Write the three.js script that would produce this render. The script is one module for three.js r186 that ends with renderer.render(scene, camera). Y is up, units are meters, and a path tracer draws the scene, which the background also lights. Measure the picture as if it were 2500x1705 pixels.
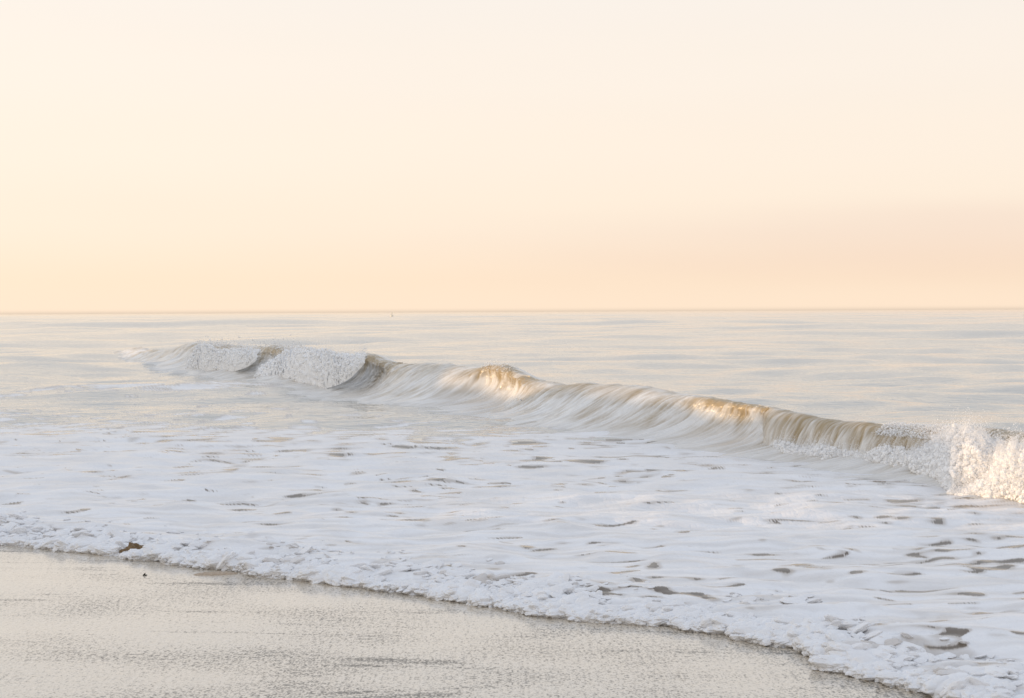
import * as THREE from 'three';
import { mergeGeometries } from 'three/addons/utils/BufferGeometryUtils.js';

// ---------------------------------------------------------------- camera, sky, sun, exposure
const EYE = 2.0, FOCAL = 3500, PW = 2500, PH = 1705;            // eye height in metres; a 50 mm view
const scene = new THREE.Scene();
const camera = new THREE.PerspectiveCamera(2 * Math.atan(PH / 2 / FOCAL) * 180 / Math.PI, PW / PH, 0.1, 20000);
camera.position.set(0, EYE, 0);
camera.rotation.order = 'YXZ';
camera.rotation.set(-Math.atan(91 / FOCAL), 0, -0.0048);
camera.focus = 13; camera.userData.fStop = 9;
scene.add(camera);
const renderer = new THREE.WebGLRenderer({ antialias: true });
renderer.toneMapping = THREE.LinearToneMapping;
renderer.toneMappingExposure = 1;
renderer.shadowMap.enabled = true;

const rad = Math.PI / 180;
const clamp = (x, a = 0, b = 1) => Math.min(b, Math.max(a, x));
const sm = (a, b, x) => { const t = clamp((x - a) / (b - a)); return t * t * (3 - 2 * t); };
const mix = (a, b, t) => a + (b - a) * t;
const s2l = (v) => { v /= 255; return v <= 0.04045 ? v / 12.92 : Math.pow((v + 0.055) / 1.055, 2.4); };
function table(pts) {                                           // smooth interpolation through [x, value] points
  const n = pts.length;
  return (x) => {
    if (x <= pts[0][0]) return pts[0][1];
    if (x >= pts[n - 1][0]) return pts[n - 1][1];
    let a = 0, b = n - 1;
    while (b - a > 1) { const m = (a + b) >> 1; if (pts[m][0] <= x) a = m; else b = m; }
    const t = (x - pts[a][0]) / (pts[b][0] - pts[a][0]);
    return mix(pts[a][1], pts[b][1], t * t * (3 - 2 * t) * 0.5 + t * 0.5);
  };
}
// seeded noise
let seed = 20240611;
const rnd = () => { seed = (seed * 1664525 + 1013904223) >>> 0; return seed / 4294967296; };
const gauss = () => Math.sqrt(-2 * Math.log(rnd() + 1e-9)) * Math.cos(6.2831853 * rnd());
const perm = new Uint8Array(1024);
{ const p = [...Array(256).keys()]; for (let i = 255; i > 0; i--) { const j = Math.floor(rnd() * (i + 1)); [p[i], p[j]] = [p[j], p[i]]; } for (let i = 0; i < 1024; i++) perm[i] = p[i & 255]; }
const GX = [], GY = []; for (let i = 0; i < 32; i++) { GX.push(Math.cos(i * Math.PI / 16)); GY.push(Math.sin(i * Math.PI / 16)); }
function n2(x, y) {
  const xi = Math.floor(x), yi = Math.floor(y), fx = x - xi, fy = y - yi, X = xi & 255, Y = yi & 255;
  const u = fx * fx * fx * (fx * (fx * 6 - 15) + 10), v = fy * fy * fy * (fy * (fy * 6 - 15) + 10);
  const a = perm[perm[X] + Y] & 31, b = perm[perm[X + 1] + Y] & 31, c = perm[perm[X] + Y + 1] & 31, d = perm[perm[X + 1] + Y + 1] & 31;
  const p = GX[a] * fx + GY[a] * fy, q = GX[b] * (fx - 1) + GY[b] * fy, r = GX[c] * fx + GY[c] * (fy - 1), s = GX[d] * (fx - 1) + GY[d] * (fy - 1);
  return 1.4 * (p + u * (q - p) + v * (r + u * (s - r) - p - u * (q - p)));
}
function n3(x, y, z) {                                          // cheap 3-D noise: two sheets blended
  const zi = Math.floor(z), f = z - zi, w = f * f * (3 - 2 * f);
  return mix(n2(x + zi * 17.3, y + zi * 31.7), n2(x + (zi + 1) * 17.3, y + (zi + 1) * 31.7), w);
}
const fbm = (x, y, o = 4) => { let a = 1, s = 0, t = 0; for (let i = 0; i < o; i++) { s += a * n2(x, y); t += a; a *= 0.5; x = x * 2.03 + 11.7; y = y * 2.03 + 5.3; } return s / t; };
const h2 = (i, j, k) => perm[perm[perm[i & 255] + (j & 255)] + (k & 255)] / 255;
function domes(x, y, k = 0, fill = 0.75) {                      // rounded bubbles-of-foam relief, cell size 1
  const xi = Math.floor(x), yi = Math.floor(y); let m = 0;
  for (let i = -1; i <= 1; i++) for (let j = -1; j <= 1; j++) {
    const cx = xi + i, cy = yi + j, px = cx + 0.15 + 0.7 * h2(cx, cy, k), py = cy + 0.15 + 0.7 * h2(cx, cy, k + 7), r = 0.50 + 0.55 * h2(cx, cy, k + 13) * fill;
    const d = ((x - px) * (x - px) + (y - py) * (y - py)) / (r * r);
    if (d < 1) { const v = Math.sqrt(1 - d) * r; if (v > m) m = v; }
  }
  return m;
}

// the sky: warm at the horizon, pale blue overhead, brighter towards the sun on the left, a rosy bank of cloud low on the right
const SUN_AZ = -88, SUN_EL = 4.6;
const sunDir = new THREE.Vector3(Math.sin(SUN_AZ * rad) * Math.cos(SUN_EL * rad), Math.sin(SUN_EL * rad), -Math.cos(SUN_AZ * rad) * Math.cos(SUN_EL * rad));
const skyKeys = [[-90, 150, 140, 130], [-10, 215, 198, 180], [-3, 250, 228, 204], [0, 254, 230, 205], [1.2, 254, 231, 205], [3.5, 254, 237, 217], [6.5, 254, 240, 224], [9.5, 252, 241, 229], [13, 249, 241, 233], [18, 238, 238, 240], [26, 225, 232, 242], [45, 216, 226, 243], [90, 212, 223, 243]];
const skyLin = skyKeys.map(([e, r, g, b]) => [e, s2l(r), s2l(g), s2l(b)]);
const skyC = [1, 2, 3].map((c) => table(skyLin.map((k) => [k[0], k[c]])));
const W = 2048, HH = 1024, skyData = new Float32Array(W * HH * 4);
for (let j = 0; j < HH; j++) {
  const el = ((j + 0.5) / HH - 0.5) * 180, base = skyC.map((f) => f(el));
  for (let i = 0; i < W; i++) {
    let az = ((i + 0.5) / W - 0.5) * 360 + 90; if (az > 180) az -= 360;
    const d = clamp(Math.sin(el * rad) * sunDir.y + Math.cos(el * rad) * Math.cos(SUN_EL * rad) * Math.cos((az - SUN_AZ) * rad), -1, 1), ang = Math.acos(d) / rad;
    const glow = 0.5 * Math.exp(-Math.pow(ang / 30, 2)) + 0.25 * Math.exp(-Math.pow(ang / 56, 2));
    const wav = 0.5 * n2(az / 14, el / 1.6) + 0.35 * n2(az / 6 + 9, el / 0.8);
    const bank = sm(-13, 18, az + 5 * wav) * (1 - sm(70, 150, az)) * sm(0.2, 2.2, el + 0.3 * wav) * (1 - sm(2.9, 4.6, el - 0.02 * (az - 10) + 0.55 * wav));
    const veil = 0.012 * fbm(az / 22, el / 3.2, 3) * sm(0, 4, el) * (1 - sm(40, 70, el));
    const o = (j * W + i) * 4, warm = [1.0, 0.80, 0.50], rose = [0.050, 0.088, 0.080];
    for (let c = 0; c < 3; c++) skyData[o + c] = Math.max(0, base[c] * (1 - rose[c] * bank) * (1 + veil) + (el > -4 ? glow * warm[c] * 0.75 : 0));
    skyData[o + 3] = 1;
  }
}
const sky = new THREE.DataTexture(skyData, W, HH, THREE.RGBAFormat, THREE.FloatType);
sky.mapping = THREE.EquirectangularReflectionMapping; sky.colorSpace = THREE.LinearSRGBColorSpace;
sky.magFilter = sky.minFilter = THREE.LinearFilter; sky.needsUpdate = true;
scene.background = sky; scene.environment = sky;

const sun = new THREE.DirectionalLight(new THREE.Color().setRGB(1, 0.68, 0.38), 3);
sun.position.copy(sunDir).multiplyScalar(120).add(new THREE.Vector3(0, 0, -22));
sun.target.position.set(0, 0, -22);
sun.castShadow = true; sun.shadow.radius = 0.6; sun.shadow.mapSize.set(4096, 4096);
Object.assign(sun.shadow.camera, { left: -60, right: 60, top: 30, bottom: -30, near: 1, far: 260 });
scene.add(sun, sun.target);

// ---------------------------------------------------------------- helpers
// D is the distance from the shore camera line out to sea: z = -D
const vh = (u) => 767.3 - 0.0048 * u;                           // horizon line of the survey sheet
const ray = (u, v, D) => [(u - 1250) / FOCAL * D, EYE - (v - vh(u)) * D / FOCAL, -D];
const ground = (u, v) => ray(u, v, EYE * FOCAL / (v - vh(u)));
function gridGeo(nu, nv, fn) {                                  // fn(i, j, vertex) fills vertex = {x, y, z, r, g, b, s, t}
  const n = nu * nv, P = new Float32Array(n * 3), C = new Float32Array(n * 3), T = new Float32Array(n * 2), I = new Uint32Array((nu - 1) * (nv - 1) * 6), q = {};
  for (let i = 0, k = 0; i < nu; i++) for (let j = 0; j < nv; j++, k++) {
    q.r = q.g = q.b = 1; q.s = q.t = null; fn(i, j, q);
    P[k * 3] = q.x; P[k * 3 + 1] = q.y; P[k * 3 + 2] = q.z; C[k * 3] = q.r; C[k * 3 + 1] = q.g; C[k * 3 + 2] = q.b;
    T[k * 2] = q.s ?? q.x; T[k * 2 + 1] = q.t ?? -q.z;
  }
  let o = 0;
  for (let i = 0; i < nu - 1; i++) for (let j = 0; j < nv - 1; j++) { const a = i * nv + j, b = a + nv; I[o++] = a; I[o++] = b; I[o++] = a + 1; I[o++] = b; I[o++] = b + 1; I[o++] = a + 1; }
  const g = new THREE.BufferGeometry();
  g.setAttribute('position', new THREE.BufferAttribute(P, 3)); g.setAttribute('color', new THREE.BufferAttribute(C, 3)); g.setAttribute('uv', new THREE.BufferAttribute(T, 2));
  g.setIndex(new THREE.BufferAttribute(I, 1)); g.computeVertexNormals();
  return g;
}
function put(name, geometry, material, parent = scene) {
  const m = new THREE.Mesh(geometry, material); m.name = name; m.castShadow = m.receiveShadow = true; parent.add(m); return m;
}
const tag = (o, label, category, kind, group) => { Object.assign(o.userData, { label, category }); if (kind) o.userData.kind = kind; if (group) o.userData.group = group; return o; };
function tex(w, h, fn, srgb = false) {                          // fn(x, y) -> [r, g, b] 0..1
  const d = new Uint8Array(w * h * 4);
  for (let j = 0; j < h; j++) for (let i = 0; i < w; i++) { const c = fn(i, j), o = (j * w + i) * 4; d[o] = clamp(c[0]) * 255; d[o + 1] = clamp(c[1]) * 255; d[o + 2] = clamp(c[2]) * 255; d[o + 3] = 255; }
  const t = new THREE.DataTexture(d, w, h); t.wrapS = t.wrapT = THREE.MirroredRepeatWrapping; t.magFilter = THREE.LinearFilter; t.minFilter = THREE.LinearMipmapLinearFilter; t.generateMipmaps = true;
  if (srgb) t.colorSpace = THREE.SRGBColorSpace; t.needsUpdate = true; return t;
}

// ---------------------------------------------------------------- shore line and water level
const edgePts = [[-3000, 1150], [-1400, 1215], [-500, 1275], [-200, 1312], [0, 1334], [113, 1343], [134, 1349], [282, 1361], [286, 1367], [375, 1372], [392, 1379], [489, 1392], [564, 1398], [613, 1411], [716, 1420], [800, 1429], [865, 1438], [914, 1446], [962, 1450], [1024, 1460], [1048, 1467], [1110, 1470], [1175, 1486], [1247, 1496], [1289, 1505], [1344, 1513], [1444, 1525], [1502, 1527], [1600, 1534], [1650, 1535], [1683, 1546], [1778, 1551], [1790, 1565], [1852, 1579], [1941, 1590], [1964, 1604], [1995, 1625], [2026, 1647], [2150, 1670], [2181, 1683], [2289, 1702], [2300, 1716], [2420, 1762], [2700, 1850], [3600, 2080], [7000, 2680]]
  .map(([u, v]) => [u, EYE * FOCAL / (v - vh(u))]);
const edgeD = table(edgePts);                                   // distance of the swash edge along a bearing
const shore = (x, D) => D < 0.5 ? -9 : (D - edgeD(1250 + FOCAL * x / D)) * 0.62;   // metres seaward of the swash edge
function rip(x, D, lx, ld, turn, cell) {                        // one wave train; trains too short for the mesh at that distance die out
  const k = 1 - sm(0.35, 0.85, cell / ld); if (k <= 0) return 0;
  const c = Math.cos(turn), s = Math.sin(turn);
  return k * n2((x * c + D * s) / lx, (D * c - x * s) / ld);
}
function seaH(x, D, cell = 0.02) {
  const off = sm(4, 11, shore(x, D)), far = sm(30, 110, D) * (1 - 0.3 * sm(300, 1600, D));
  let h = 0;
  if (D > 60) h += far * (0.85 * rip(x, D, 70, 24, 0.1, cell) + 0.7 * rip(x + 300, D, 240, 85, -0.06, cell) + 0.34 * rip(x, D + 70, 26, 9, 0.16, cell));
  h += off * (0.21 * rip(x, D, 11, 5.2, 0.22, cell) + 0.125 * rip(x + 5, D, 5.5, 2.1, -0.12, cell) + 0.062 * rip(x, D + 3, 2.6, 0.95, 0.3, cell)
    + 0.028 * rip(x, D, 1.1, 0.42, -0.15, cell) + 0.002 * rip(x, D, 0.4, 0.17, 0.2, cell));
  if (off < 1) h += (1 - off) * (0.046 * rip(x, D, 1.5, 0.8, 0.15, cell) + 0.032 * rip(x + 9, D, 0.62, 0.36, -0.2, cell) + 0.009 * rip(x, D + 4, 0.26, 0.15, 0.1, cell));
  return h;
}

// ---------------------------------------------------------------- wet sand
const sandTexN = 2048, sandSpan = 8.2;
const streakAt = (x, y) => { const a = 0.10, p = x * Math.cos(a) + y * Math.sin(a), q = y * Math.cos(a) - x * Math.sin(a); return [p, q]; };
const sandGrain = new Float32Array(sandTexN * sandTexN), sandWet = new Float32Array(sandTexN * sandTexN);
for (let j = 0, k = 0; j < sandTexN; j++) for (let i = 0; i < sandTexN; i++, k++) {
  const x = i / sandTexN * sandSpan, y = j / sandTexN * sandSpan, [p, q] = streakAt(x, y);
  const lines = sm(0.30, 0.8, n2(p / 1.5, q / 0.13) + 0.35 * n2(p / 0.35, q / 0.06));
  const grain = n2(x / 0.030, y / 0.040) * 0.35 + n2(x / 0.014 + 7, y / 0.019) * 0.55 + n2(x / 0.008, y / 0.010) * 0.5 + 0.2 * (rnd() - 0.5);
  const damp = 0.5 + 0.5 * fbm(p / 1.3, q / 0.7, 3);           // where the film of water has drained between the grains
  sandGrain[k] = grain;
  sandWet[k] = sm(0.02, -0.66, grain + 0.74 - 1.25 * damp - 0.38 * lines - 0.27 * sm(-2.2, 2.4, x - 5.17 + 0.5 * (y - 7) + 1.2 * (damp - 0.5)));
}
const sandColor = tex(sandTexN, sandTexN, (i, j) => {
  const x = i / sandTexN * sandSpan, y = j / sandTexN * sandSpan, k = j * sandTexN + i, hue = 0.5 + 0.5 * n2(x / 0.05 + 40, y / 0.05);
  const v = mix(0.79 + 0.08 * sandGrain[k], 0.36, sandWet[k]);
  return [v * 1.02, v * (0.952 + 0.015 * hue), v * (0.85 + 0.04 * hue)];
}, true);
const sandBump = tex(sandTexN, sandTexN, (i, j) => { const g = 0.5 + 0.35 * sandGrain[j * sandTexN + i]; return [g, g, g]; });
const sandFilm = tex(1024, 1024, (i, j) => { const g = 1 - 0.85 * sandWet[j * 2 * sandTexN + i * 2]; return [g, g, g]; });
for (const t of [sandColor, sandBump, sandFilm]) { t.repeat.set(1 / sandSpan, 1 / sandSpan); t.offset.set(0.63, 0.05); }
const sandMat = new THREE.MeshPhysicalMaterial({ map: sandColor, bumpMap: sandBump, bumpScale: 0.003, roughness: 0.40, clearcoat: 1, clearcoatMap: sandFilm, clearcoatRoughness: 0.13 });
const sandX = [], sandD = [];
for (const x of [-160, -90, -50, -30, -20, -15, -12]) sandX.push(x);
for (let x = -10; x <= 10.001; x += 0.1) sandX.push(x);
for (const x of [12, 15, 20, 30, 50, 90, 160]) sandX.push(x);
for (const d of [-120, -70, -40, -20, -10, -4, 0, 2]) sandD.push(d);
for (let d = 3; d <= 20.001; d += 0.1) sandD.push(d);
for (const d of [24, 30, 40, 60, 90]) sandD.push(d);
const sand = put('wet_sand', gridGeo(sandX.length, sandD.length, (i, j, q) => {
  const x = sandX[i], D = sandD[j], s = shore(x, D);
  q.x = x; q.z = -D; q.y = -0.055 * Math.max(0, s - 0.12) + 0.03 * Math.max(0, 2 - D) + 0.006 * n2(x / 1.7, D / 1.1) * sm(-0.15, -0.9, s);
}), sandMat);
tag(sand, 'smooth wet beach sand mirroring the pale sky', 'sand', 'structure');

// ---------------------------------------------------------------- sea
const ripTex = tex(1024, 1024, (i, j) => {
  const x = i / 1024 * 6, y = j / 1024 * 6, v = 0.5 + 0.22 * n2(x / 0.45, y / 0.16) + 0.16 * n2(x / 0.2 + 3, y / 0.08) + 0.08 * n2(x / 0.09, y / 0.045); return [v, v, v];
});
ripTex.repeat.set(1 / 6, 1 / 6);
const seaMat = new THREE.MeshPhysicalMaterial({ color: new THREE.Color().setRGB(0.48, 0.465, 0.425), roughness: 0.06, ior: 1.34, bumpMap: ripTex, bumpScale: 0.024 });
const farEdge = table([[-400, 1033], [0, 1040], [300, 1042], [450, 1058], [700, 1064], [1250, 1076], [1700, 1066], [1900, 1098], [2100, 1126], [2350, 1192], [2600, 1230], [2900, 1262]]);
const zoneV = (u) => farEdge(u) - 70 - 60 * sm(900, 600, u);   // outer border of the closely modelled shallows
const zoneEnd = (x, D) => { const u = clamp(1250 + FOCAL * x / D, -420, 2900); return EYE * FOCAL / (zoneV(u) - vh(u)); };
const shallowMat = new THREE.MeshPhysicalMaterial({ color: new THREE.Color().setRGB(0.17, 0.14, 0.11), roughness: 0.06, ior: 1.34 });
const seaNu = 400, seaNv = 820, sD0 = 5, sD1 = 14000;
const sea = put('sea', gridGeo(seaNu, seaNv, (i, j, q) => {
  const D = sD0 * Math.pow(sD1 / sD0, Math.pow(j / (seaNv - 1), 1.12)), f = i / (seaNu - 1) * 2 - 1, x = f * (0.46 * D + 5) + f * Math.abs(f) * 0.25 * D;
  const cell = D * 0.0085, s = shore(x, D);
  q.x = x; q.z = -D; q.y = seaH(x, D, cell) - 0.22 * (1 - sm(zoneEnd(x, D) - 1.6, zoneEnd(x, D) - 0.5, D)) - 0.10 * (1 - sm(0.0, 0.35, s));
}), seaMat);
tag(sea, 'calm cream coloured sea reaching to the horizon', 'sea', 'structure');

// ---------------------------------------------------------------- unseen ridge added on the left, its skyline cut to place shade and sun
{
  const skyline = table([[-12, 0.5], [-4, 4.0], [4, 4.6], [11, 4.7], [13.6, 4.6], [15.0, 3.5], [16.6, 3.6], [17.8, 4.5], [20, 4.55], [21.5, 4.5], [22.8, 4.2], [24.5, 4.3], [27, 4.4], [29.2, 3.9], [31, 3.9], [33, 4.6], [40, 4.6], [46, 4.3], [52, 4.4], [60, 3.0], [70, 0.2]]);
  const rockMat = new THREE.MeshStandardMaterial({ vertexColors: true, roughness: 0.95 });
  const hl = put('shade_ridge', gridGeo(240, 60, (i, j, q) => {
    const D = -13 + i / 239 * 84, w = -9 + j / 59 * 22, rise = Math.pow(Math.max(0, 1 - Math.pow(w < 0 ? w / 9 : w / 13, 2)), 0.8), rough = fbm(D / 4, w / 3, 5);
    q.x = -45 - w; q.z = -D; q.y = -1 + rise * (skyline(D) + 1 + 0.18 * n2(D / 0.9, w / 2)) + 0.5 * rough * (1 - Math.exp(-w * w / 6)) * rise;
    const c = 0.16 + 0.07 * rough; q.r = c * 1.15; q.g = c; q.b = c * 0.78;
  }), rockMat);
  tag(hl, 'unseen low brown rock ridge added to shade the shallows', 'shade_ridge', 'structure');
}

// ---------------------------------------------------------------- foam on the shallows and along the swash edge
const WHITE = [0.78, 0.78, 0.79], BROWN = [0.26, 0.185, 0.105];
const bubbleTex = tex(1024, 1024, (i, j) => { const x = i / 1024 * 3, y = j / 1024 * 3, v = 0.2 + 0.45 * domes(x / 0.16 + 0.4 * n2(x / 0.2, y / 0.2), y / 0.10, 21) + 0.3 * domes(x / 0.06, y / 0.045, 22) + 0.16 * domes(x / 0.024, y / 0.02, 23); return [v, v, v]; });
bubbleTex.repeat.set(1 / 3, 1 / 3);
const foamMat = new THREE.MeshPhysicalMaterial({ vertexColors: true, roughness: 0.34, ior: 1.34, bumpMap: bubbleTex, bumpScale: 0.012 });
const lobes = (u) => 0.05 * n2(u / 40, 3.3) + 0.03 * n2(u / 14, 8.1);
const rim = []; for (let u = -900; u <= 3400; u += 4) { const D = edgeD(u) + lobes(u); rim.push([(u - 1250) / FOCAL * D, D]); }
const edgeFlow = (u) => EYE * FOCAL / (edgeSmooth(u) - vh(u));
function fromRim(u, x, D, De) {                                 // signed distance to the swash edge in plan, positive out to sea
  const out = (D - edgeFlow(u)) * 0.62; if (D - De > 3.2) return out;
  const c = Math.round((u + 900) / 4); let best = 9;
  for (let i = Math.max(0, c - 130); i < Math.min(rim.length, c + 130); i++) { const a = rim[i][0] - x, b = rim[i][1] - D, d = a * a + b * b; if (d < best) best = d; }
  return D < De ? -Math.sqrt(best) : mix(Math.sqrt(best), out, sm(1.0, 3.2, D - De));
}
const edgeSmooth = table(Array.from({ length: 90 }, (_, i) => { const u = -900 + i * 48; let t = 0; for (let k = -4; k <= 4; k++) t += vh(u) + EYE * FOCAL / edgeD(u + k * 40); return [u, t / 9]; }));
const swirls = [[322, 1356, 0.17], [6, 1320, 0.12], [2092, 1640, 0.06]].map(([u, v, r]) => { const [x, , z] = ground(u, v); return [x, -z, r]; });
function foamAt(x, D, s, cell) {
  const u = 1250 + FOCAL * x / D, base = seaH(x, D, cell);
  const lumpy = Math.exp(-Math.pow(s / 0.85, 2)), mid = Math.exp(-s / 2.6);
  const toe = 0.020 * Math.sqrt(clamp(s / 0.04)) + 0.030 * domes(x / 0.15, D / 0.09, 9) * sm(0, 0.06, s) * lumpy;
  const warp = 0.35 * n2(x / 0.8, D / 0.6), res = D * D * 0.00014, k2 = 1 - sm(0.018, 0.05, res), k3 = 1 - sm(0.012, 0.03, res);
  const far = D - EYE * FOCAL / (farEdge(u) - vh(u)), calm = 1 - 0.75 * sm(-4, 0.5, far);   // far: beyond the outer border when positive
  const soft = 0.030 + 0.046 * n2(x / 1.5 + warp, D / 0.52 + warp) + 0.027 * n2(x / 0.62 + 7, D / 0.26 + warp) + 0.012 * n2(x / 0.3 + 3, D / 0.14) * k2 + 0.010 * domes(x / 0.7 + warp, D / 0.4, 5);
  const y = sm(0, 0.06, s) * base * mix(0.5, 1, sm(0, 1.5, s)) + toe + calm * (0.45 + 0.6 * mid) * soft * sm(0.05, 0.6, s) - 0.006;
  const gate = n2(x / 2.4, D / 1.3 + 40), lace = n2(x / 0.16 + warp, D / 0.07) * k3, silk = n2(x / 0.75 + 2 * warp, D / 0.10) * k2;
  const holes = 0.9 * n2(x / 0.24 + warp, D / 0.115 + 9) * k2 + (0.95 - 0.4 * k2) * n2(x / 0.55 + warp, D / 0.25) + 0.3 * (1 - k2) * n2(x / 0.3 + 5, D / 0.2) + 0.20 * lace + 0.42 * gate;
  const open = 0.76 - 0.04 * sm(2, 6, s) - 0.34 * sm(-8, 0, far) - 0.20 * Math.exp(-Math.pow((s - 0.55) / 0.35, 2));
  let cover = open - holes - 0.60 * sm(-1.2, 2, far + 2.4 * n2(x / 2.6, D / 0.8 + 5)) - 0.75 * sm(1.5, 8, far);
  const tear = (Math.abs(n2(x / 0.85 + 1.5 * warp + 70, D / 0.26 + warp)) - 0.065) * 2.2 + 1.6 * (1 - sm(0.0, 0.30, n2(x / 0.34 + 60, D / 0.20) + 0.35 * gate - 0.16));
  if (s > 0.5 && far < 1) cover = Math.min(cover, tear);
  if (D > 27) cover = Math.max(cover, 0.85 * Math.exp(-Math.pow((D - 37 - 0.12 * (x + 9) + 1.2 * n2(x / 2.5, 6)) / 1.5, 2)) * sm(-3.5, -7, x) - 0.62 - 0.8 * (n2(x / 1.8, D / 0.7) + 0.6 * n2(x / 0.6, D / 0.25) + 0.3 * lace));
  const thin = sm(0.30, 0.0, cover + 0.2 * lace) * 0.45 + 0.20 * sm(-0.5, 0.7, silk + 0.5 * n2(x / 0.9 + 3, D / 0.5));       // bubbles lie less densely towards the gaps
  const br = sm(0.34, 0.66, n2(x / 0.42 + 20, D / 0.5) + 0.35 * n2(x / 0.11, D / 0.1)) * sm(0.12, 0.4, s) * Math.exp(-Math.pow(s / 0.95, 2));
  const tan = 0.16 * sm(0.0, 0.6, n2(x / 0.3 + 31, D / 0.25)) * lumpy;
  return { y, cover, far, tint: clamp(br * 0.5 + tan + thin) };
}
{
  const nu = 1450, nv = 430, gap = new Uint8Array(nu * nv), deep = new Uint8Array(nu * nv);
  const geo = gridGeo(nu, nv, (i, j, q) => {
    const u = -420 + i / (nu - 1) * 3320, De = edgeD(u) + lobes(u), v0 = edgeSmooth(u) + 30, v1 = zoneV(u), Dz = EYE * FOCAL / (v1 - vh(u));
    const D = EYE * FOCAL / (mix(v0, v1, Math.pow(j / (nv - 1), 1.06)) - vh(u)), x = (u - 1250) / FOCAL * D, s = fromRim(u, x, D, De);
    const f = foamAt(x, D, Math.max(0, s), mix(Math.max(0.02, D * D * 0.00023), D * 0.0088, sm(Dz - 5, Dz - 1.5, D)));
    if (s > 0.1 && f.cover < 0) gap[i * nv + j] = 1;
    if (f.far > -1) deep[i * nv + j] = 1;
    q.x = x; q.z = -D; q.y = s <= 0 ? Math.max(-0.05, -0.006 + s * 0.5) : f.y - 0.04 * sm(Dz - 0.5, Dz, D);
    const k = 'rgb'; for (let c = 0; c < 3; c++) q[k[c]] = mix(WHITE[c], BROWN[c], f.tint);
  });
  const I = geo.index.array, white = [], clear = [], open = [];
  for (let o = 0; o < I.length; o += 3) (gap[I[o]] + gap[I[o + 1]] + gap[I[o + 2]] >= 2 ? (deep[I[o]] ? open : clear) : white).push(I[o], I[o + 1], I[o + 2]);
  const foamGeo = geo.clone(), waterGeo = geo.clone(), openGeo = geo.clone();
  openGeo.setIndex(new THREE.BufferAttribute(new Uint32Array(open), 1)); openGeo.deleteAttribute('color');
  tag(put('trough_water', openGeo, seaMat), 'smooth cream water in the trough between wave and foam', 'water', 'structure');
  foamGeo.setIndex(new THREE.BufferAttribute(new Uint32Array(white), 1)); waterGeo.setIndex(new THREE.BufferAttribute(new Uint32Array(clear), 1)); waterGeo.deleteAttribute('color');
  tag(put('shallow_water', waterGeo, shallowMat), 'brownish shallow water showing through gaps in the foam', 'water', 'structure');
  const sheet = tag(put('sea_foam', foamGeo, foamMat), 'white lacy foam spread over the shallows up to its lumpy edge on the sand', 'foam', 'stuff');
  // the swash edge: piled lumps of froth, some of them tinted by sand
  const lumpGeo = new THREE.IcosahedronGeometry(1, 5), P = lumpGeo.attributes.position;
  for (let i = 0; i < P.count; i++) { const x = P.getX(i), y = P.getY(i), z = P.getZ(i), k = 1 + 0.30 * n3(x * 1.2 + 3, y * 1.2, z * 1.2 + 5) + 0.12 * n3(x * 3, y * 3, z * 3) + 0.05 * n3(x * 7, y * 7, z * 7); P.setXYZ(i, x * k, y * k, z * k); }
  lumpGeo.computeVertexNormals();
  const N = 14000, lumps = new THREE.InstancedMesh(lumpGeo, new THREE.MeshPhysicalMaterial({ roughness: 0.5, ior: 1.34 }), N), o3 = new THREE.Object3D(), col = new THREE.Color(); let n = 0;
  for (let t = 0; t < 90000 && n < N; t++) {
    const k = Math.floor(rnd() * rim.length), near = rnd() < 0.22, s = near ? 0.02 + 0.05 * rnd() : 0.05 - Math.log(rnd() + 1e-4) * 0.25, x = rim[k][0] + 0.61 * s + 0.02 * gauss(), D = rim[k][1] + 0.79 * s, u = 1250 + FOCAL * x / D;
    if (u < -420 || u > 2850 || s > 1.4) continue;
    const clump = n2(x / 0.55 + 12, D / 0.5); if (!near && clump < -0.25 + 0.8 * rnd() * sm(0.1, 0.8, s) - 0.1) continue;
    if (swirls.some(([sx, sd, r]) => Math.hypot(x - sx, (D - sd) * 0.8) < r * 0.9 && D > sd - 0.12)) continue;
    const f = foamAt(x, D, Math.max(0.02, s), 0.02), r = (near ? 0.011 + 0.018 * rnd() : 0.012 + 0.062 * rnd() * rnd() * (0.6 + 0.8 * sm(-0.2, 0.5, clump))) * (1 - 0.45 * sm(0.5, 1.3, s)), flat = mix(0.66, 0.40, sm(0, 0.9, s)) * (0.8 + 0.4 * rnd());
    o3.position.set(x, Math.max(0.003, f.y + r * flat * (near ? 0.15 : 0.30 * rnd())), -D); o3.rotation.set(0.25 * gauss(), 0.5 + 0.5 * gauss(), 0.25 * gauss()); o3.scale.set(r * (1.2 + 0.8 * rnd()), r * flat, r * (0.8 + 0.4 * rnd())); o3.updateMatrix(); lumps.setMatrixAt(n, o3.matrix);
    const sandy = s > 0.12 && n2(x / 0.35 + 50, D / 0.35) > 0.45 ? 0.10 + 0.38 * rnd() : 0.08 * rnd();
    lumps.setColorAt(n++, col.setRGB(mix(WHITE[0], BROWN[0], sandy), mix(WHITE[1], BROWN[1], sandy), mix(WHITE[2], BROWN[2], sandy)));
  }
  lumps.count = n; lumps.name = 'froth_lumps'; lumps.userData.kind = 'stuff'; lumps.castShadow = lumps.receiveShadow = true; sheet.add(lumps);
}

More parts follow.
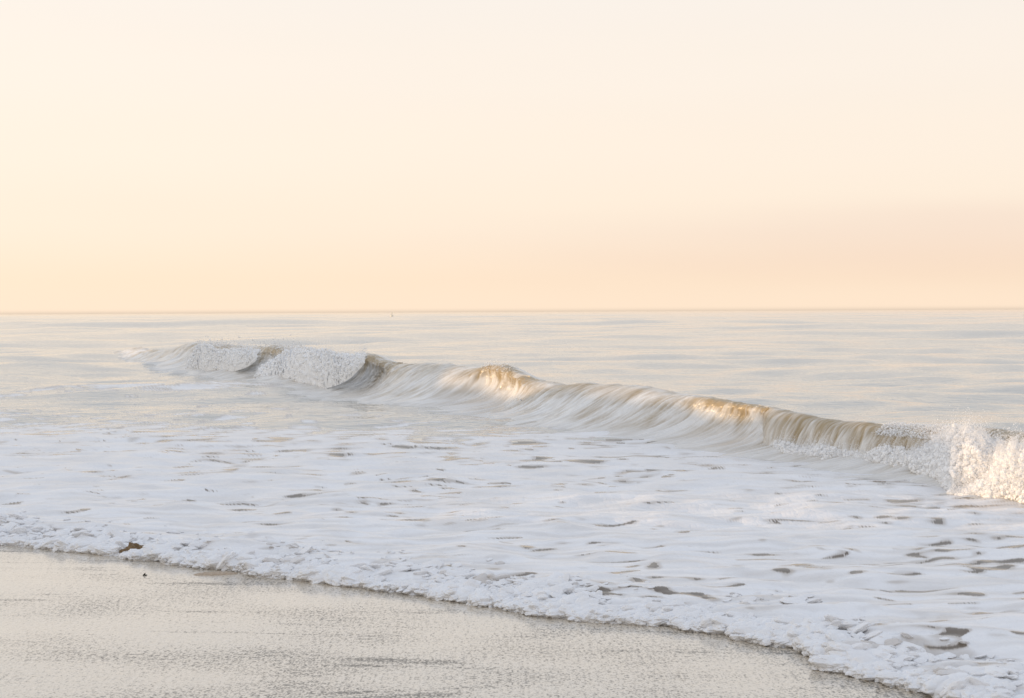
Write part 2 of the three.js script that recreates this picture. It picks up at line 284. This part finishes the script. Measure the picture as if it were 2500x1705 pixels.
// ---------------------------------------------------------------- the breaking wave
const crestV = table([[-100, 884], [150, 875], [250, 868], [322, 860], [400, 852], [470, 846], [486, 842], [546, 842], [605, 853], [640, 857], [678, 847], [722, 855], [751, 851], [824, 874], [870, 872], [905, 865], [941, 876], [1022, 884], [1095, 895], [1180, 906], [1205, 899], [1226, 903], [1272, 910], [1311, 923], [1356, 932], [1401, 940], [1522, 950], [1672, 969], [1742, 973], [1851, 990], [1968, 1011], [2027, 1023], [2085, 1032], [2237, 1046], [2375, 1052], [2416, 1046], [2457, 1047], [2500, 1057], [2650, 1088], [2900, 1150], [3100, 1300]]);
const steep = table([[100, 0], [400, 0.15], [480, 0.55], [546, 0.8], [620, 0.5], [640, 0.45], [680, 0.9], [722, 0.85], [780, 0.5], [880, 0.8], [905, 0.95], [950, 0.95], [1022, 0.5], [1095, 0.2], [1180, 0.35], [1210, 1], [1280, 1], [1320, 0.7], [1400, 0.4], [1522, 0.25], [1672, 0.55], [1742, 0.9], [1850, 1], [2450, 1], [2700, 0.8], [3000, 0.2]]);
const bare = table([[100, 0], [500, 0.3], [546, 0.8], [590, 0.5], [610, 0.2], [640, 0.9], [722, 0.9], [760, 0.7], [820, 0.2], [890, 0.9], [960, 1], [1010, 0.6], [1060, 0.25], [1180, 0.1], [1205, 1], [1300, 0.95], [1340, 0.55], [1450, 0.25], [1600, 0.2], [1735, 0.35], [1760, 0.75], [1855, 0.8], [1870, 1], [2500, 1]]);
const SX = -0.97, SD = -0.24;                                   // the way the wave runs
const crestD = (u) => 13.27 / ((u - 1250) / FOCAL + 0.468);
const crest = (u) => { const D = crestD(u), [x, y] = ray(u, crestV(u), D); return { x, D, h: Math.max(0.015, y) }; };
const cr = (p, t) => { const n = p.length - 1, f = clamp(t) * n, i = Math.min(n - 1, Math.floor(f)), k = f - i, g = (a) => p[clamp(a, 0, n)], a = g(i - 1), b = g(i), c = g(i + 1), d = g(i + 2); return 0.5 * (2 * b + (c - a) * k + (2 * a - 5 * b + 4 * c - d) * k * k + (3 * b - a - 3 * c + d) * k * k * k); };
const A0 = [0, 0.12, 0.30, 0.48, 0.64, 0.78, 0.9, 1], Y0 = [1, 0.95, 0.74, 0.46, 0.24, 0.11, 0.035, 0];
const A1 = [0, 0.055, 0.075, 0.07, 0.11, 0.24, 0.55, 1], Y1 = [1, 0.98, 0.88, 0.70, 0.46, 0.22, 0.06, 0];
const AB = [-1, -0.72, -0.46, -0.24, -0.09, 0], YB = [0, 0.07, 0.28, 0.62, 0.90, 1];
const arc = []; { let L = 0, px = 0, pd = 0; for (let u = -150; u <= 3150; u += 2) { const c = crest(u); if (u > -150) L += Math.hypot(c.x - px, c.D - pd); px = c.x; pd = c.D; arc.push([u, L]); } }
const arcLen = table(arc);

const wave = new THREE.Group(); wave.name = 'breaking_wave'; scene.add(wave);
{ const c = crest(1250); wave.position.set(c.x, 0, -c.D); }
tag(wave, 'long low breaking wave with brown curling crests and white spray', 'wave');
const W0 = wave.position.clone();
const local = (g) => g.translate(-W0.x, -W0.y, -W0.z);
const waveMat = new THREE.MeshPhysicalMaterial({ vertexColors: true, roughness: 0.27, ior: 1.34 });
const SANDY = [0.36, 0.28, 0.17], GREY = [0.72, 0.71, 0.69];
function streaks(L, p) {                                        // foam drawn out along the flow, 0..1
  const w = L + 0.10 * n2(L / 0.9, p * 2) + 0.03 * n2(L / 0.25, p * 5);
  return 0.32 * n2(w / 0.30, p * 2.2) + 0.34 * n2(w / 0.11 + 5, p * 3) + 0.32 * n2(w / 0.045 + 9, p * 4.5) + 0.26 * n2(w / 0.022, p * 7);
}
{
  const nu = 1500, nb = 34, nf = 96, nv = nb + nf;
  const geo = gridGeo(nu, nv, (i, j, q) => {
    const u = 200 + i / (nu - 1) * 2750, c = crest(u), k = steep(u), L = arcLen(u);
    const hc = c.h * (1 + 0.02 * n2(L / 0.2, 1.5)), B = 3.2 * hc + 0.4, F = 2.5 * hc + 0.3;
    let a, y, p;
    if (j < nb) { const t = j / nb; a = cr(AB, t) * B; y = cr(YB, t) * hc; p = -1 + t; }
    else { p = (j - nb) / (nf - 1); a = mix(cr(A0, p), cr(A1, p), k) * F; y = mix(cr(Y0, p), cr(Y1, p), k) * hc; }
    const st = streaks(L + 0.3 * Math.max(0, p), p), front = p < 0 ? sm(-0.5, 0, p) * 0.5 : 1, on = front * (1 - sm(0.7, 1, p)) * sm(0.1, 0.4, hc) * mix(0.45, 1, k);
    a += st * 0.045 * on * (p > 0 ? 1 : 0.2); y += st * 0.018 * on;
    const x = c.x + SX * a, D = c.D + SD * a, rim = p < 0 ? 1 - sm(-1, -0.8, p) : sm(0.62 + 0.30 * (0.5 + 0.8 * n2(L / 0.42 + 0.8 * p, p * 3) + 0.4 * n2(L / 0.12, p * 6)), 1, p);
    q.x = x; q.z = -D; q.y = seaH(x, D, 0.05) * (1 - 0.4 * on) + y + 0.012 - 0.09 * rim - 0.25 * (1 - sm(200, 330, u));
    let foam = 0.72 + 0.8 * st + 0.42 * n2(L / 0.7 + 0.5 * p, p * 3) + 0.2 * n2(L / 0.16, p * 9);
    const clear = bare(u) * (p < 0 ? sm(-0.25, 0, p) : 1 - sm(0.16, 0.52, p + 0.16 * n2(L / 0.35, 4) + 0.10 * st));
    foam = clamp(foam - 0.95 * clear + 0.35 * clear * sm(0.25, 0.6, n2(L / 0.1, p * 16) + 0.5 * n2(L / 0.05, p * 30)));
    if (p < 0) foam = mix(0.8, foam, sm(-0.2, 0, p));
    foam = mix(foam, 0.85, sm(0.6, 0.95, p));
    for (const [n, w] of [['r', 0], ['g', 1], ['b', 2]]) q[n] = mix(SANDY[w], GREY[w], foam);
  });
  put('wave_face', local(geo), waveMat, wave);
}
// the lip that is thrown forward where the wave curls over
const lipMat = new THREE.MeshPhysicalMaterial({ vertexColors: true, roughness: 0.28, ior: 1.34, side: THREE.DoubleSide });
const LA = [-0.10, 0.05, 0.24, 0.42, 0.55, 0.64, 0.70, 0.74], LY = [0.985, 1.01, 1.0, 0.90, 0.70, 0.46, 0.22, 0];
function lip(name, u0, u1, reach, drop, label) {
  const nu = Math.round((u1 - u0) * 0.9), nf = 70;
  const geo = gridGeo(nu, nf, (i, j, q) => {
    const t = i / (nu - 1), p = j / (nf - 1) * drop, u = u0 + (u1 - u0) * t + 6 * n2(p * 7, u0) * (t < 0.5 ? 1 - 2 * t : 0), c = crest(u), L = arcLen(u), st = streaks(L * 1.1 + 30 + 0.55 * p - 0.25 * p * p, p * 0.8);
    const r = reach * (0.85 + 0.25 * n2(L / 0.5, 2.2)) * sm(-0.02, 0.12, t) * sm(-0.02, 0.15, 1 - t);
    const a = cr(LA, p) * c.h * r + 0.02 + st * 0.05 * p, y = cr(LY, p) * c.h + 0.012 + st * 0.02;
    const slip = 0.16 * p * p;                                  // the curtain trails along the crest as it falls
    const x = c.x + SX * a + 0.3 * slip, D = c.D + SD * a - 0.5 * slip;
    q.x = x; q.z = -D; q.y = y + seaH(x, D, 0.05) * 0.6;
    const foam = clamp(0.24 + 1.0 * st + 0.6 * sm(0.4, 1, p) + 0.35 * sm(0.07, 0, t));
    for (const [n, w] of [['r', 0], ['g', 1], ['b', 2]]) q[n] = mix(SANDY[w], GREY[w], foam);
  });
  const m = put(name, local(geo), lipMat, wave); if (label) m.userData.label = label;
}
lip('curling_lip', 1859, 2400, 1, 1, 'brown curtain of water falling from the crest');
lip('curling_lip', 2390, 2640, 0.8, 0.7, 'brown crest rising behind the spray');
lip('curling_lip', 1200, 1296, 0.55, 0.42, 'golden tip of the crest in the sun');
lip('curling_lip', 890, 985, 0.5, 0.5);
lip('curling_lip', 655, 735, 0.5, 0.45);

// whitewater: heaps of froth, drops and flecks
const frothMat = new THREE.MeshPhysicalMaterial({ color: new THREE.Color().setRGB(0.86, 0.855, 0.85), roughness: 0.8, ior: 1.33 });
const blob = new THREE.IcosahedronGeometry(1, 2);
{ const P = blob.attributes.position; for (let i = 0; i < P.count; i++) { const x = P.getX(i), y = P.getY(i), z = P.getZ(i), k = 1 + 0.28 * n3(x * 1.7, y * 1.7, z * 1.7 + 5) + 0.16 * n3(x * 4, y * 4, z * 4); P.setXYZ(i, x * k, y * k, z * k); } blob.computeVertexNormals(); }
const puff = new THREE.IcosahedronGeometry(1, 4);
{ const P = puff.attributes.position; for (let i = 0; i < P.count; i++) { const x = P.getX(i), y = P.getY(i), z = P.getZ(i), k = 1 + 0.30 * n3(x * 1.4 + 2, y * 1.4, z * 1.4 + 5) + 0.10 * n3(x * 3, y * 3, z * 3); P.setXYZ(i, x * k, y * k, z * k); } puff.computeVertexNormals(); }
const drop = new THREE.IcosahedronGeometry(1, 1);
const dummy = new THREE.Object3D();
function instanced(name, geometry, list, parent = wave) {
  const m = new THREE.InstancedMesh(geometry, frothMat, list.length); m.name = name; m.castShadow = m.receiveShadow = true; m.userData.kind = 'stuff';
  list.forEach(([x, y, z, r, st = 1], i) => { dummy.position.set(x - W0.x, y - W0.y, z - W0.z); dummy.rotation.set(6.28 * rnd(), 6.28 * rnd(), 6.28 * rnd()); dummy.scale.set(r * st, r, r * (0.8 + 0.4 * rnd())); dummy.updateMatrix(); m.setMatrixAt(i, dummy.matrix); });
  parent.add(m); return m;
}
function roll(foot, top, dep, n, size, spray, rough = 1, lift = 0) {                 // foot, top: points [u, v] along the roll; D of the foot in the third entry
  const P = (arr, t, c) => cr(arr.map((e) => e[c]), t);
  const at = (t, th, out = 0) => {
    const f = ray(P(foot, t, 0), P(foot, t, 1), P(foot, t, 2)), T = ray(P(top, t, 0), P(top, t, 1), P(foot, t, 2) + dep);
    const s = Math.sin(th), c = 1 - Math.cos(th), len = Math.hypot(T[0] - f[0], T[2] - f[2]), H = Math.max(0.03, T[1] - f[1]);
    const bx = mix(f[0], T[0], c), by = f[1] + H * s, bz = mix(f[2], T[2], c), w = 1 / (H + 0.15);
    const big = H * (0.17 * n3(bx * w * 1.6, by * w * 2, bz * w * 1.6 + 3) + 0.30 * Math.abs(n3(bx * w * 3.4, by * w * 4.2, bz * w * 3.4 + 7)) - 0.08 + 0.045 * n3(bx * w * 9, by * w * 9, bz * w * 9)) + 0.012 * n3(bx * 13, by * 13, bz * 13);
    const o = out + big * rough + lift;
    return [mix(f[0], T[0], c), f[1] + H * s + o * s, mix(f[2], T[2], c) + o * Math.cos(th) * 0.9];
  };
  const geo = gridGeo(300, 80, (i, j, q) => { const t = i / 299, th = -0.15 + j / 79 * 2.0, [x, y, z] = at(t, th, -size * 0.4); q.x = x; q.y = th > 1.6 ? y - (th - 1.6) * 0.3 : y; q.z = z; });
  put('whitewater', local(geo), frothMat, wave).userData.label = 'heap of white froth';
  const list = [], flecks = [];
  for (let i = 0; i < n; i++) {
    const t = rnd(), th = Math.pow(rnd(), 0.8) * 1.75, r = size * (0.11 + 0.95 * Math.pow(rnd(), 5)), [x, y, z] = at(t, th, (rnd() - 0.6) * r);
    list.push([x, y, z, r]);
  }
  for (let i = 0; i < spray; i++) {
    const t = clamp(rnd() * 1.04 - 0.02), th = 0.15 + rnd() * 1.6, out = -Math.log(rnd() + 1e-4) * size * 1.5, [x, y, z] = at(t, th, out);
    flecks.push([x + gauss() * size * 0.3, Math.max(0.01, y + gauss() * size * 0.3), z + gauss() * size * 0.3, size * (0.035 + 0.12 * Math.pow(rnd(), 4)), 1 + rnd()]);
  }
  instanced('froth', puff, list); instanced('spray', drop, flecks);
}
const near = (pts, shift, gap) => pts.map(([u, v]) => [u, v, crestD(u + shift) - gap]);
roll(near([[454, 900], [490, 906], [546, 904], [596, 894], [626, 878]], 80, 0.5), [[468, 886], [486, 848], [540, 862], [596, 860], [632, 866]], 0.8, 1500, 0.05, 9000, 0.5, 0.10);
roll(near([[624, 924], [680, 939], [740, 942], [802, 936], [850, 920], [888, 888]], 95, 0.5), [[634, 908], [690, 872], [740, 862], [800, 868], [856, 878], [894, 876]], 0.8, 1800, 0.05, 11000, 0.55, 0.10);
roll([[1838, 1104, 20.2], [1900, 1118, 19.5], [1955, 1128, 19.0], [2010, 1132, 18.6], [2080, 1134, 18.2], [2150, 1138, 17.7], [2240, 1150, 17.1]], [[1846, 1090], [1912, 1068], [1958, 1092], [2037, 1073], [2080, 1092], [2150, 1080], [2240, 1086]], 0.45, 7000, 0.028, 40000, 0.8, 0.01);
roll([[2222, 1148, 17.0], [2285, 1180, 16.3], [2320, 1204, 15.7], [2400, 1216, 15.3], [2470, 1216, 15.2]], [[2228, 1100], [2290, 1078], [2345, 1062], [2395, 1068], [2450, 1102]], 0.7, 9000, 0.030, 60000, 0.7, 0.03);
roll([[2318, 1206, 15.5], [2405, 1220, 15.05], [2460, 1226, 14.8], [2520, 1232, 14.5], [2660, 1250, 14.0]], [[2335, 1198], [2402, 1154], [2450, 1104], [2520, 1090], [2660, 1104]], 0.6, 9000, 0.030, 60000, 0.7, 0.03);
// spray blown off the sunlit tip and the far crest
{
  const list = [];
  for (let i = 0; i < 1400; i++) { const u = 1196 + 60 * Math.pow(rnd(), 1.6), c = crest(u), k = -Math.log(rnd() + 1e-4) * 0.045; list.push([c.x + gauss() * 0.06 - 0.05, c.h + k - 0.02, -c.D + gauss() * 0.08, 0.004 + 0.010 * rnd() * rnd()]); }
  for (let i = 0; i < 2500; i++) { const u = 480 + 260 * rnd(), c = crest(u), k = -Math.log(rnd() + 1e-4) * 0.07; list.push([c.x + gauss() * 0.15, c.h + k - 0.03, -c.D + gauss() * 0.15, 0.006 + 0.018 * rnd() * rnd()]); }
  for (let i = 0; i < 4000; i++) { const u = 2180 + 200 * rnd(), c = crest(u), k = rnd(); list.push([c.x + SX * 0.5 * k * c.h + gauss() * 0.02, c.h * (1.02 - 0.25 * k * k) + 0.02 + Math.abs(gauss()) * 0.015, -(c.D + SD * 0.5 * k * c.h), 0.003 + 0.008 * rnd() * rnd()]); }
  instanced('spray', drop, list);
}

// ---------------------------------------------------------------- small things
const wetBrown = new THREE.MeshPhysicalMaterial({ color: new THREE.Color().setRGB(0.17, 0.105, 0.045), roughness: 0.12, ior: 1.34 });
function swirl(u, v, wide, high, deep, label) {                 // a hummock of churned sandy water that breaks through the foam
  const [x, , z] = ground(u, v), geo = gridGeo(60, 40, (i, j, q) => {
    const a = i / 59 * 2 - 1, b = j / 39 * 2 - 1, r = Math.hypot(a, b), rise = Math.pow(Math.max(0, 1 - r * r), 0.6);
    const k = 1 + 0.5 * n2(a * 2.5 + u, b * 2) + 0.3 * n2(a * 6, b * 5 + u) + 0.15 * n2(a * 13, b * 11);
    q.x = a * wide / 2; q.z = b * deep / 2; q.y = rise * high * k - 0.02;
  });
  const m = put('sandy_water', geo, wetBrown); m.position.set(x, 0, z);
  return tag(m, label, 'water');
}
swirl(322, 1356, 0.31, 0.085, 0.20, 'glossy dark brown lump of churned sandy water in the foam edge');
swirl(6, 1318, 0.20, 0.045, 0.2, 'small brown swirl of sandy water at the far end of the foam edge');
swirl(2092, 1638, 0.10, 0.045, 0.10, 'small ochre lump of sandy water in the foam where its edge turns down');
{
  const [x, , z] = ground(520, 1405), geo = gridGeo(70, 14, (i, j, q) => { const a = i / 69 * 2 - 1, b = j / 13 * 2 - 1, e = Math.sqrt(Math.max(0, 1 - a * a)); q.x = a * 0.17; q.z = b * 0.05 * e * (1 + 0.5 * n2(a * 5, 2)) - a * 0.02; q.y = 0.018 * Math.sqrt(Math.max(0, 1 - b * b)) * e * (1 + 0.6 * n2(a * 9, b * 2)) - 0.002; });
  const m = put('foam_scrap', geo, new THREE.MeshStandardMaterial({ color: new THREE.Color().setRGB(0.42, 0.33, 0.24), roughness: 0.6 })); m.position.set(x, 0, z);
  tag(m, 'thin tan scrap of foam left on the wet sand', 'foam');
}
{
  const [x, , z] = ground(347, 1408), shape = new THREE.Shape(); shape.moveTo(-0.020, 0); shape.lineTo(0.022, 0.002); shape.lineTo(0.020, 0.007); shape.lineTo(0.002, 0.010); shape.lineTo(0.006, 0.026); shape.lineTo(0.001, 0.027); shape.lineTo(-0.018, 0.008); shape.closePath();
  const geo = new THREE.ExtrudeGeometry(shape, { depth: 0.012, bevelEnabled: true, bevelSize: 0.001, bevelThickness: 0.001, bevelSegments: 1 });
  const m = put('wood_chip', geo, new THREE.MeshStandardMaterial({ color: new THREE.Color().setRGB(0.03, 0.025, 0.02), roughness: 0.6 })); m.position.set(x, 0, z); m.scale.setScalar(0.75);
  tag(m, 'tiny dark forked chip lying on the wet sand', 'wood chip');
}
{
  const b = new THREE.Group(); b.name = 'buoy'; scene.add(b); const D = 640, [x] = ray(957, 762, D); b.position.set(x, -0.05, -D); b.scale.setScalar(0.8);
  const m = new THREE.MeshStandardMaterial({ color: new THREE.Color().setRGB(0.82, 0.74, 0.60), roughness: 0.6 });
  put('float', new THREE.LatheGeometry([[0, 0], [0.6, 0], [0.85, 0.3], [0.85, 0.7], [0.6, 0.95], [0, 1.0]].map((p) => new THREE.Vector2(...p)), 20), m, b);
  const tw = put('tower', mergeGeometries([0, 1, 2, 3].map((k) => { const g = new THREE.CylinderGeometry(0.05, 0.06, 1.25, 8); g.rotateX(0.2); g.translate(0, 1.55, -0.36); g.rotateY(k * Math.PI / 2); return g; })), m, b); tw.castShadow = true;
  put('lantern', new THREE.LatheGeometry([[0, 2.1], [0.3, 2.12], [0.3, 2.5], [0.12, 2.68], [0, 2.7]].map((p) => new THREE.Vector2(...p)), 14), m, b);
  tag(b, 'tiny buoy standing on the horizon line', 'buoy');
}
renderer.render(scene, camera);
